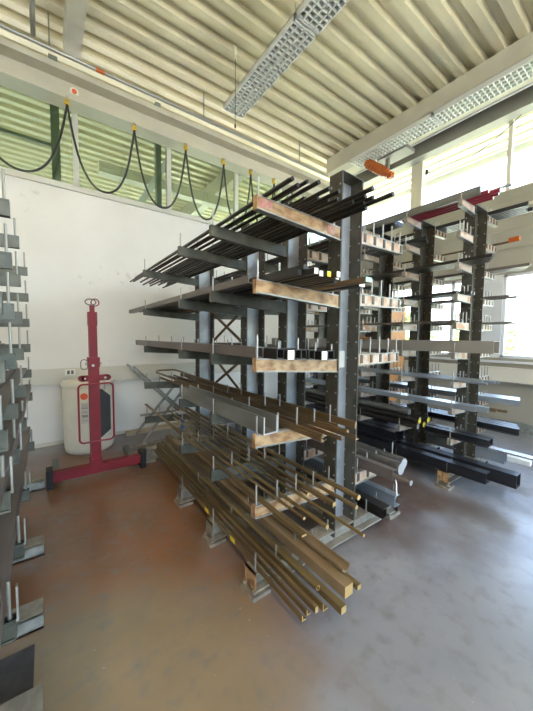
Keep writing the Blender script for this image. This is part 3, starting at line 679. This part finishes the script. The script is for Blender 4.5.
for i in range(3): bar('square_tube', 'box', (3.93+.075*i, .96+.02*i, bl(7)), (3.93+.075*i, 4.0, bl(7)), (.06,.06), 'bluest', G('blue-grey box tube on the eighth right arms'), 'tube', G('blue-grey box tubes right'), th=.004)
# dark stack with yellow ends
k_ = 0
for (x, z, y, s) in ((3.27,0,1.66,.06),(3.335,0,1.70,.06),(3.40,0,1.66,.06),(3.465,0,1.75,.06),(3.30,.058,1.66,.058),(3.365,.058,1.69,.058),(3.43,.058,1.63,.058)):
    y_end = k_ in (2, 4, 6)
    bar('dark_round_bar', 'round', (x, y, bl(8)+z), (x, 4.1, bl(8)+z), s, 'dark', G('dark round bar with yellow end in the low stack' if y_end else 'dark round bar with grey end in the low stack'), 'bar', G('yellow ended stack' if y_end else 'grey ended stack'), 'endyellow' if y_end else 'cutsteel'); k_ += 1
bar('grey_pipe', 'round', (3.335, 1.80, bl(8)+.118), (3.335, 4.1, bl(8)+.118), .075, 'greyst', 'grey round bar on top of the yellow ended stack', 'bar')
for i in range(3): bar('black_beam', 'ibeam', (3.93+.08*i, .95+.03*i, bl(8)), (3.93+.08*i, 4.0, bl(8)), (.07,.07), 'black', G('black I beam on the lowest right arms'), 'beam', G('lowest right beams'))
for i in range(2): bar('black_beam', 'ibeam', (3.27+.09*i, 1.0, bl(8)), (3.27+.09*i, 1.58, bl(8)), (.07,.07), 'black', G('short black beam in front of the yellow ended stack'), 'beam', G('short black beams'))
BB = .171
for i, (x, y, s) in enumerate(((3.25,.99,(.10,.10)),(3.38,.80,(.11,.12)),(3.48,.92,(.05,.05)))):
    bar('black_beam', ('channel_side','box','square')[i], (x, y, BB), (x, 4.3, BB), s, 'black', ['black channel beam at the left ends of the base beams by the windows','large black box beam reaching furthest forward near the right edge','small black square bar behind the large black box beam'][i], 'beam', th=.008)
for i in range(2): bar('black_beam', 'ibeam', (3.26+.14*i, 1.9, BB+.125), (3.26+.14*i, 4.2, BB+.125), (.12,.12), 'black', G('black I beam stacked on the base bars'), 'beam', G('stacked black beams'), th=.008)
bar('blue_channel', 'channel', (3.93, 1.05, BB), (3.93, 4.1, BB), (.09,.12), 'bluest', 'blue-grey channel low down beside the black box beam', 'channel')
bar('timber_block', 'square', (4.07, .87, BB), (4.07, 1.6, BB), (.07,.05), 'endwhite', 'pale timber block near the floor at the right edge', 'timber')
for i, x in enumerate((3.895,3.93,3.965)):
    bar('silver_bar', 'square', (x, .78+.02*i, BB+.121), (x, 1.9, BB+.121), (.03,.016), 'silver', 'bright aluminium bar sticking out low at the right edge', 'bar', 'bright aluminium bars low at right')

# ------------------------------------------------------------------ loads of the rack at the left edge
lc = lambda i: LC[i]+.001
PC = 'on the rack at the left edge'
for i, x in enumerate((-.195,-.29,-.375,-.49)):
    bar('flat_section', 'box', (x, .75+.05*i, lc(6)), (x-.0, 3.85-.03*i, lc(6)), (.085,.07) if i else (.09,.10), 'mauve', ['broad brown-grey box section at the tips of the lowest left-edge arms','second box section in from the tips on the lowest left-edge arms','third box section in from the tips on the lowest left-edge arms','innermost box section on the lowest left-edge arms'][i], 'box section', th=.005)
bar('flat_section', 'flat', (-.20, .9, lc(5)), (-.20, 3.85, lc(5)), (.14,.05), 'mauve', 'wide brown flat section on the waist-high arms at the left edge', 'bar')
bar('flat_section', 'flat', (-.36, .9, lc(5)), (-.36, 3.75, lc(5)), (.12,.06), 'dark', 'dark flat section behind the wide brown one at the left edge', 'bar')
bar('flat_section', 'angle', (-.19, 1.2, lc(4)), (-.19, 3.75, lc(4)), (.08,.06), 'mauve', 'pinkish brown angle bar on the chest-high arms at the left edge', 'bar')
for i, (x, L) in enumerate(((-.3,3),(-.38,3),(-.3,2),(-.4,1),(-.35,4))):
    bar('thin_bar', 'angle', (x, 1.3, lc(L)), (x-.02, 3.7, lc(L)), .03, 'dark', ['thin dark angle near the tips on the eye-level arms at the left edge','thin dark angle further in on the eye-level arms at the left edge','thin dark angle on the third arms from the top at the left edge','thin dark angle on the second arms from the top at the left edge','thin dark angle behind the pinkish one at the left edge'][i], 'bar')
m = MB().prism([(-.012,-.004),(.012,-.004),(.012,.004),(-.012,.004)], (-.42,2.56,1.98), (-.10,2.56,1.66), 'greyst')
m = MB().box((-.19, 1.28, .003), (-.10, 1.76, .02), 'plate')
m = MB(); m.box((-.30, 1.20, .0), (-.085, 1.76, .012), 'plate')
single('floor_plate', m, 'dark steel sheet lying on the floor at the lower left', 'plate')

# ------------------------------------------------------------------ red lifting stand
e = empty('lifting_stand', (.395, 3.6, 0))
cx, cy = .395, 3.59
MB().box((-.0, cy-.045, .055), (.83, cy+.045, .145), 'red').build('crossbar', e)
for s, x in ((-1, -.035), (1, .83)):
    tag(MB().box((x, cy-.065, .0), (x+.055, cy+.065, .185), 'rubber').build('end_cap', e), 'black end cap')
    xx = x + (.085 if s < 0 else -.03)
    tag(MB().box((xx-.03, cy+.065, .02), (xx+.03, cy+.62, .07), 'leggrey').box((xx-.02, cy+.5, 0), (xx+.02, cy+.56, .02), 'rubber').build('leg', e), 'grey rear leg')
m = MB(); m.box((cx-.047, cy-.045, .145), (cx+.047, cy+.045, 1.25), 'red'); m.box((cx-.055, cy-.052, .145), (cx+.055, cy+.052, .21), 'red'); m.box((cx-.054, cy-.052, 1.17), (cx+.054, cy+.052, 1.27), 'red'); m.build('mast', e)
m = MB(); m.box((cx-.037, cy-.036, 1.25), (cx+.037, cy+.036, 1.735), 'red'); m.box((cx-.041, cy-.041, 1.60), (cx+.041, cy+.041, 1.735), 'red'); m.build('inner_mast', e)
for s in (-1, 1): MB().cyl((cx+s*.054, cy, 1.205), (cx+s*.075, cy, 1.205), .014, 'zinc', 10).build('bolt', e)
MB().cyl((cx-.01, cy-.052, 1.19), (cx-.01, cy-.07, 1.19), .012, 'zinc', 8).build('bolt', e)
m = MB(); m.box((cx-.11, cy-.02, 1.025), (cx+.13, cy+.02, 1.085), 'red'); m.cyl((cx-.11, cy-.02, 1.055), (cx-.11, cy+.02, 1.055), .03, 'red', 14); m.cyl((cx+.13, cy-.02, 1.055), (cx+.13, cy+.02, 1.055), .03, 'red', 14)
m.cyl((cx-.08, cy-.024, 1.055), (cx-.08, cy-.02, 1.055), .008, 'endwhite', 10); m.cyl((cx+.105, cy-.024, 1.055), (cx+.105, cy-.02, 1.055), .012, 'zinc', 10); m.build('crosshead', e)
def rrect(cx_, cz, w, h, r, y, n=6):
    P = []
    for (sx, sz, a0) in ((1,1,0),(-1,1,PI/2),(-1,-1,PI),(1,-1,3*PI/2)):
        for i in range(n+1):
            a = a0 + PI/2*i/n; P.append((cx_+sx*(w/2-r)+r*math.cos(a), y, cz+sz*(h/2-r)+r*math.sin(a)))
    return P
m = MB(); m.path(rrect(cx+.012, .70, .315, .60, .04, cy-.058), .0095, 'reddark', 8, True); tag(m.build('handle', e, smooth=True), 'dark red tubular handle loop')
m = MB(); m.path(rrect(cx-.085, 1.20, .06, .10, .028, cy-.03), .0045, 'leggrey', 6, True); m.build('carabiner', e, smooth=True)
m = MB(); m.add([(cx+.05,cy-.03,.93),(cx+.075,cy-.03,.93),(cx+.145,cy-.03,.86),(cx+.145,cy-.03,.50),(cx+.05,cy-.03,.42),(cx+.05,cy+.03,.93),(cx+.075,cy+.03,.93),(cx+.145,cy+.03,.86),(cx+.145,cy+.03,.50),(cx+.05,cy+.03,.42)],
   [(0,1,2,3,4),(9,8,7,6,5),(0,1,6,5),(1,2,7,6),(2,3,8,7),(3,4,9,8),(4,0,5,9)], 'rubber'); tag(m.build('chain_bag', e), 'black cover')
ch = MB()
for i in range(5):
    z = 1.02-.02*i; P = [(cx+.095+(.007*math.cos(a) if i%2 else 0), cy-.024+(0 if i%2 else .007*math.cos(a)), z+.012*math.sin(a)) for a in [2*PI*k/8 for k in range(8)]]
    ch.path(P, .003, 'zinc', 5, True)
ch.build('chain', e)
m = MB(); m.box((cx-.022, cy-.02, 1.735), (cx+.022, cy+.02, 1.80), 'red'); m.build('head_block', e)
m = MB(); P = [(cx+.0+.048*math.cos(a)-.012, cy-.01, 1.835+.03*math.sin(a)) for a in [2*PI*k/16 for k in range(16)]]; m.path(P, .006, 'leggrey', 6, True)
P = [(cx+.02+.036*math.cos(a)+.01, cy+.012, 1.835+.036*math.sin(a)) for a in [2*PI*k/16 for k in range(16)]]; m.path(P, .006, 'reddark', 6, True); m.build('lifting_ring', e, smooth=True)
tag(e, 'red steel lifting stand with a tall mast in front of the white barrel', 'lifting stand')

# white barrel
e = empty('barrel', (.44, 4.55, 0)); bxx, byy, r = .44, 4.58, .285
def lathe(prof, c, k, n=40):
    m = MB(); V = []; F = []
    for (rr, z) in prof: V += [(c[0]+rr*math.cos(2*PI*i/n), c[1]+rr*math.sin(2*PI*i/n), z) for i in range(n)]
    for j in range(len(prof)-1):
        for i in range(n): F.append((j*n+i, j*n+(i+1)%n, (j+1)*n+(i+1)%n, (j+1)*n+i))
    F.append(tuple(reversed(range(n)))); F.append(tuple(range((len(prof)-1)*n, len(prof)*n)))
    m.add(V, F, k); return m
lathe([(.255,.0),(.275,.02),(.285,.07),(.29,.45),(.292,.83),(.284,.86)], (bxx,byy), 'plasticw').build('body', e, smooth=True)
lathe([(.302,.85),(.306,.86),(.306,.895),(.298,.91),(.24,.92),(.05,.925)], (bxx,byy), 'plasticw').build('lid', e, smooth=True)
def patch(cu, cz, w, h, k, rr=.2935, n=8, circ=False):
    m = MB(); 
    if circ:
        V = []; 
        for i in range(20):
            a = 2*PI*i/20; ph = cu + w*math.cos(a)/rr; V.append((bxx+rr*math.sin(ph), byy-rr*math.cos(ph), cz+w*math.sin(a)))
        m.add(V, [tuple(range(20))], k)
    else:
        V = []
        for i in range(n+1):
            ph = cu + (i/n-.5)*w/rr
            for z in (cz-h/2, cz+h/2): V.append((bxx+rr*math.sin(ph), byy-rr*math.cos(ph), z))
        m.add(V, [(2*i,2*i+2,2*i+3,2*i+1) for i in range(n)], k)
    return m
a0 = -.27
tag(patch(a0, .745, .042, 0, 'sticker', .2965, circ=True).build('round_sticker', e), 'orange round sticker')
l = patch(a0+.02, .54, .085, .26, 'paper', .2945).build('paper_label', e)
for (z, w, h) in ((.64,.07,.006),(.62,.06,.006),(.60,.07,.014),(.565,.05,.006),(.545,.07,.006),(.50,.065,.03),(.45,.06,.006)): 
    patch(a0+.02, z, w, h, 'ink', .296).build('print_line', l)
m = patch(a0-.01, .745, .02, .006, 'ink', .2975); m.build('print_line', e)
tag(e, 'white plastic barrel with lid and orange sticker by the back wall', 'barrel')
m = MB().box((.20, YF-.075, .95), (.32, YF-.0605, 1.03), 'endwhite'); m.box((.225,YF-.078,.965), (.255,YF-.075,1.015), 'leggrey'); m.box((.27,YF-.078,.965), (.30,YF-.075,1.015), 'leggrey')
single('wall_socket', m, 'white double wall socket on the trunking above the barrel', 'socket')

# trestle of crossed steel bars near the back wall
e = empty('steel_trestle', (1.4, 4.5, 0))
def strut(nm, a, b, w, t, k, par): MB().prism([(-w/2,-t/2),(w/2,-t/2),(w/2,t/2),(-w/2,t/2)], a, b, k, (0,1,0)).build(nm, par)
for y in (4.35, 4.75):
    strut('leg', (1.05-.1, y, 1.08), (1.98, y, .02), .03, .03, 'armgrey', e); strut('leg', (1.78, y, .86), (1.05, y, .02), .03, .03, 'armgrey', e)
    strut('rail', (1.12, y, .30), (1.85, y, .30), .03, .03, 'armgrey', e)
strut('rail', (1.0, 4.35, 1.0), (1.0, 4.75, 1.0), .025, .025, 'armgrey', e)
strut('rail', (1.7, 4.35, .77), (1.7, 4.75, .77), .025, .025, 'armgrey', e)
strut('rail', (1.6, 4.35, .44), (1.6, 4.75, .44), .025, .025, 'armgrey', e)
tag(e, 'grey trestle of crossed steel bars behind the far end of the front rack', 'trestle')
bar('timber_batten', 'square', (.93, 4.83, 0.001), (2.5, 4.86, .001), (.07,.06), 'timber', 'pale timber batten on the floor along the back wall', 'timber')
bar('timber_batten', 'square', (.80, 4.22, 0.001), (2.4, 4.25, .001), (.10,.035), 'foot', 'flat greyish board on the floor between the stand and the trestle', 'timber')
# blue tool and blue hose
e = empty('squeegee_handle', (1.31, 3.52, .32))
MB().cyl((1.31, 3.52, .34), (1.31, 3.52, .50), .02, 'blue', 12).build('grip', e, smooth=True)
MB().cyl((1.31, 3.52, .50), (1.31, 3.52, .56), .008, 'zinc', 8).build('stem', e)
MB().box((1.27, 3.51, .555), (1.35, 3.66, .567), 'zinc').build('hook', e)
tag(e, 'blue handled tool hanging from an arm at the far end of the front rack', 'tool')
m = MB(); P = []
for i in range(90):
    a = i/90*2*PI*3.3; P.append((4.78+(.22+.01*(i%3))*math.cos(a), 4.955-.02*(i/90), 0.68+.13*math.sin(a)+.02*math.sin(a*.3)))
m.path(P, .012, 'blue', 6)
single('hose_coil', m, 'coil of blue hose hanging on the back wall behind the front rack', 'hose', smooth=True)

# wooden shelf by the window wall behind everything
e = empty('wooden_shelf', (5.7, 3.9, 0))
for y in (3.36, 4.5): MB().box((5.45, y, 0), (5.95, y+.04, 2.12), 'wood').build('side_panel', e)
MB().box((5.93, 3.36, 0), (5.95, 4.54, 2.12), 'wood').build('back_panel', e)
for z in (.1, .62, 1.10, 1.48, 1.80, 2.10): MB().box((5.45, 3.40, z), (5.93, 4.5, z+.03), 'wood').build('shelf', e)
tag(e, 'tall orange-brown wooden shelf against the window wall behind the racks', 'shelf')
for i, (y, w, h, z, k) in enumerate(((3.47,.26,.24,1.83,'plasticw'),(3.85,.22,.22,1.83,'greyst'),(4.15,.25,.25,1.83,'plasticw'),(3.5,.3,.26,1.51,'framew'),(4.0,.35,.24,1.51,'armgrey'))):
    m = MB(); m.box((5.5, y, z+.001), (5.85, y+w, z+h-.02), k); m.box((5.49, y-.01, z+h-.045), (5.86, y+w+.01, z+h), k)
    single('storage_box', m, ['white lidded box at the window end of the upper wooden shelf','grey lidded box in the middle of the upper wooden shelf','white lidded box at the corner end of the upper wooden shelf','white lidded box at the window end of the lower wooden shelf','grey lidded box at the corner end of the lower wooden shelf'][i], 'box')

# ------------------------------------------------------------------ outside
m = MB().box((XR+.15, -14, -.2), (XR+3.0, 24, -.05), 'paving'); st(m.build('floor_outside'))
m = MB().box((XR+3.0, -30, -.2), (45, 40, -.05), 'grass'); st(m.build('ground_lawn'))
m = MB().box((-20, YB-20, -.2), (XR+.15, YB-.15, -.05), 'paving'); st(m.build('ground_yard'))
def tree(x, y, s, label):
    e = empty('leafy_tree', (x, y, -.05)); rnd = random.Random(int(x*10+y))
    MB().cyl((x, y, -.05), (x, y, 1.6*s), .14*s, 'bark', 10, .08*s).build('trunk', e)
    m = MB()
    for i in range(900):
        th = rnd.uniform(0, 2*PI); u = rnd.uniform(-1, 1); rr = (.55+.45*rnd.random())*1.5*s*(1+.25*math.sin(5*th)*math.cos(3*u))
        c = Vector((x+rr*math.cos(th)*math.sqrt(1-u*u), y+rr*math.sin(th)*math.sqrt(1-u*u), 2.3*s+rr*u*.95))
        a = Vector((rnd.uniform(-1,1), rnd.uniform(-1,1), rnd.uniform(-1,1))).normalized()*.16*s; b = a.orthogonal().normalized()*.09*s
        m.add([c-a, c-b, c+a, c+b], [(0,1,2,3)], 'leaf')
    m.build('foliage', e); tag(e, label, 'tree', 'trees beyond the windows')
tree(11.0, 1.1, .62, 'bright green tree outside, seen in the lower window at the right edge')
tree(12.2, 4.2, .66, 'bright green tree outside behind the taller rack')
tree(13.5, -2.6, .8, 'green tree outside beyond the right edge')
tree(13.8, 7.8, .8, 'green tree outside behind the window post')

# ------------------------------------------------------------------ light
w = bpy.data.worlds.new('sky'); sc.world = w; w.use_nodes = True
nt = w.node_tree; bg = nt.nodes['Background']
sky = nt.nodes.new('ShaderNodeTexSky'); sky.sky_type = 'NISHITA'; sky.sun_disc = False
sky.sun_elevation = math.radians(42); sky.sun_rotation = math.radians(-60); sky.air_density = 1.2; sky.dust_density = 3.0
mx = nt.nodes.new('ShaderNodeMix'); mx.data_type = 'RGBA'; mx.inputs[0].default_value = .6
mx.inputs[7].default_value = (.43,.475,.60,1)
nt.links.new(sky.outputs[0], mx.inputs[6]); nt.links.new(mx.outputs[2], bg.inputs[0]); bg.inputs[1].default_value = 1.0
sun = bpy.data.lights.new('sun', 'SUN'); sun.energy = 5.0; sun.angle = math.radians(2); sun.color = (1,.93,.82)
so = bpy.data.objects.new('sun', sun); COL.objects.link(so); so.rotation_euler = (math.radians(-42), math.radians(-6), 0); so.location = (0,0,9)
# unseen warm fill lamps added behind the camera to brighten the left side
for i, (x, y0, y1) in enumerate(((-1.3,-.6,1.0),(-1.3,-2.6,-1.0),(1.2,-2.9,-1.3))):
    louvre_lamp(x-.16, x+.16, y0, y1, 4.86, ['lit louvred lamp behind the viewpoint, nearest the rack at the left','lit louvred lamp behind the viewpoint on the left, farther back','lit louvred lamp behind the viewpoint, towards the rear windows'][i], (y0+.2, y1-.2))
    l = bpy.data.lights.new('lamp_light', 'AREA'); l.shape = 'RECTANGLE'; l.size = .3; l.size_y = 1.5; l.energy = 10; l.color = (1,.74,.50)
    o = bpy.data.objects.new('lamp_light', l); COL.objects.link(o); o.location = (x, (y0+y1)/2, 4.85)
# ------------------------------------------------------------------ camera
cam = bpy.data.cameras.new('camera'); co = bpy.data.objects.new('camera', cam); COL.objects.link(co); sc.camera = co
yaw, pitch_, roll = (math.radians(v) for v in (36.07, -3.575, .496))
fw = Vector((math.sin(yaw)*math.cos(pitch_), math.cos(yaw)*math.cos(pitch_), math.sin(pitch_)))
r = Vector((math.cos(yaw), -math.sin(yaw), 0)); u = r.cross(fw)
r2 = r*math.cos(roll)+u*math.sin(roll); u2 = -r*math.sin(roll)+u*math.cos(roll)
mw = Matrix((r2, u2, -fw)).transposed().to_4x4(); mw.translation = Vector((0,0,1.5)); co.matrix_world = mw
cam.sensor_fit = 'HORIZONTAL'; cam.sensor_width = 36; cam.lens = 303.4/533*36; cam.clip_start = .02; cam.clip_end = 200
sc.view_settings.view_transform = 'Standard'; sc.view_settings.look = 'None'; sc.view_settings.gamma = 1.0
sc.view_settings.use_curve_mapping = False; sc.view_settings.exposure = 2.85
sc.cycles.use_denoising = True
sc.cycles.max_bounces = 10; sc.cycles.diffuse_bounces = 6; sc.cycles.transparent_max_bounces = 16
sc.cycles.sample_clamp_indirect = 8
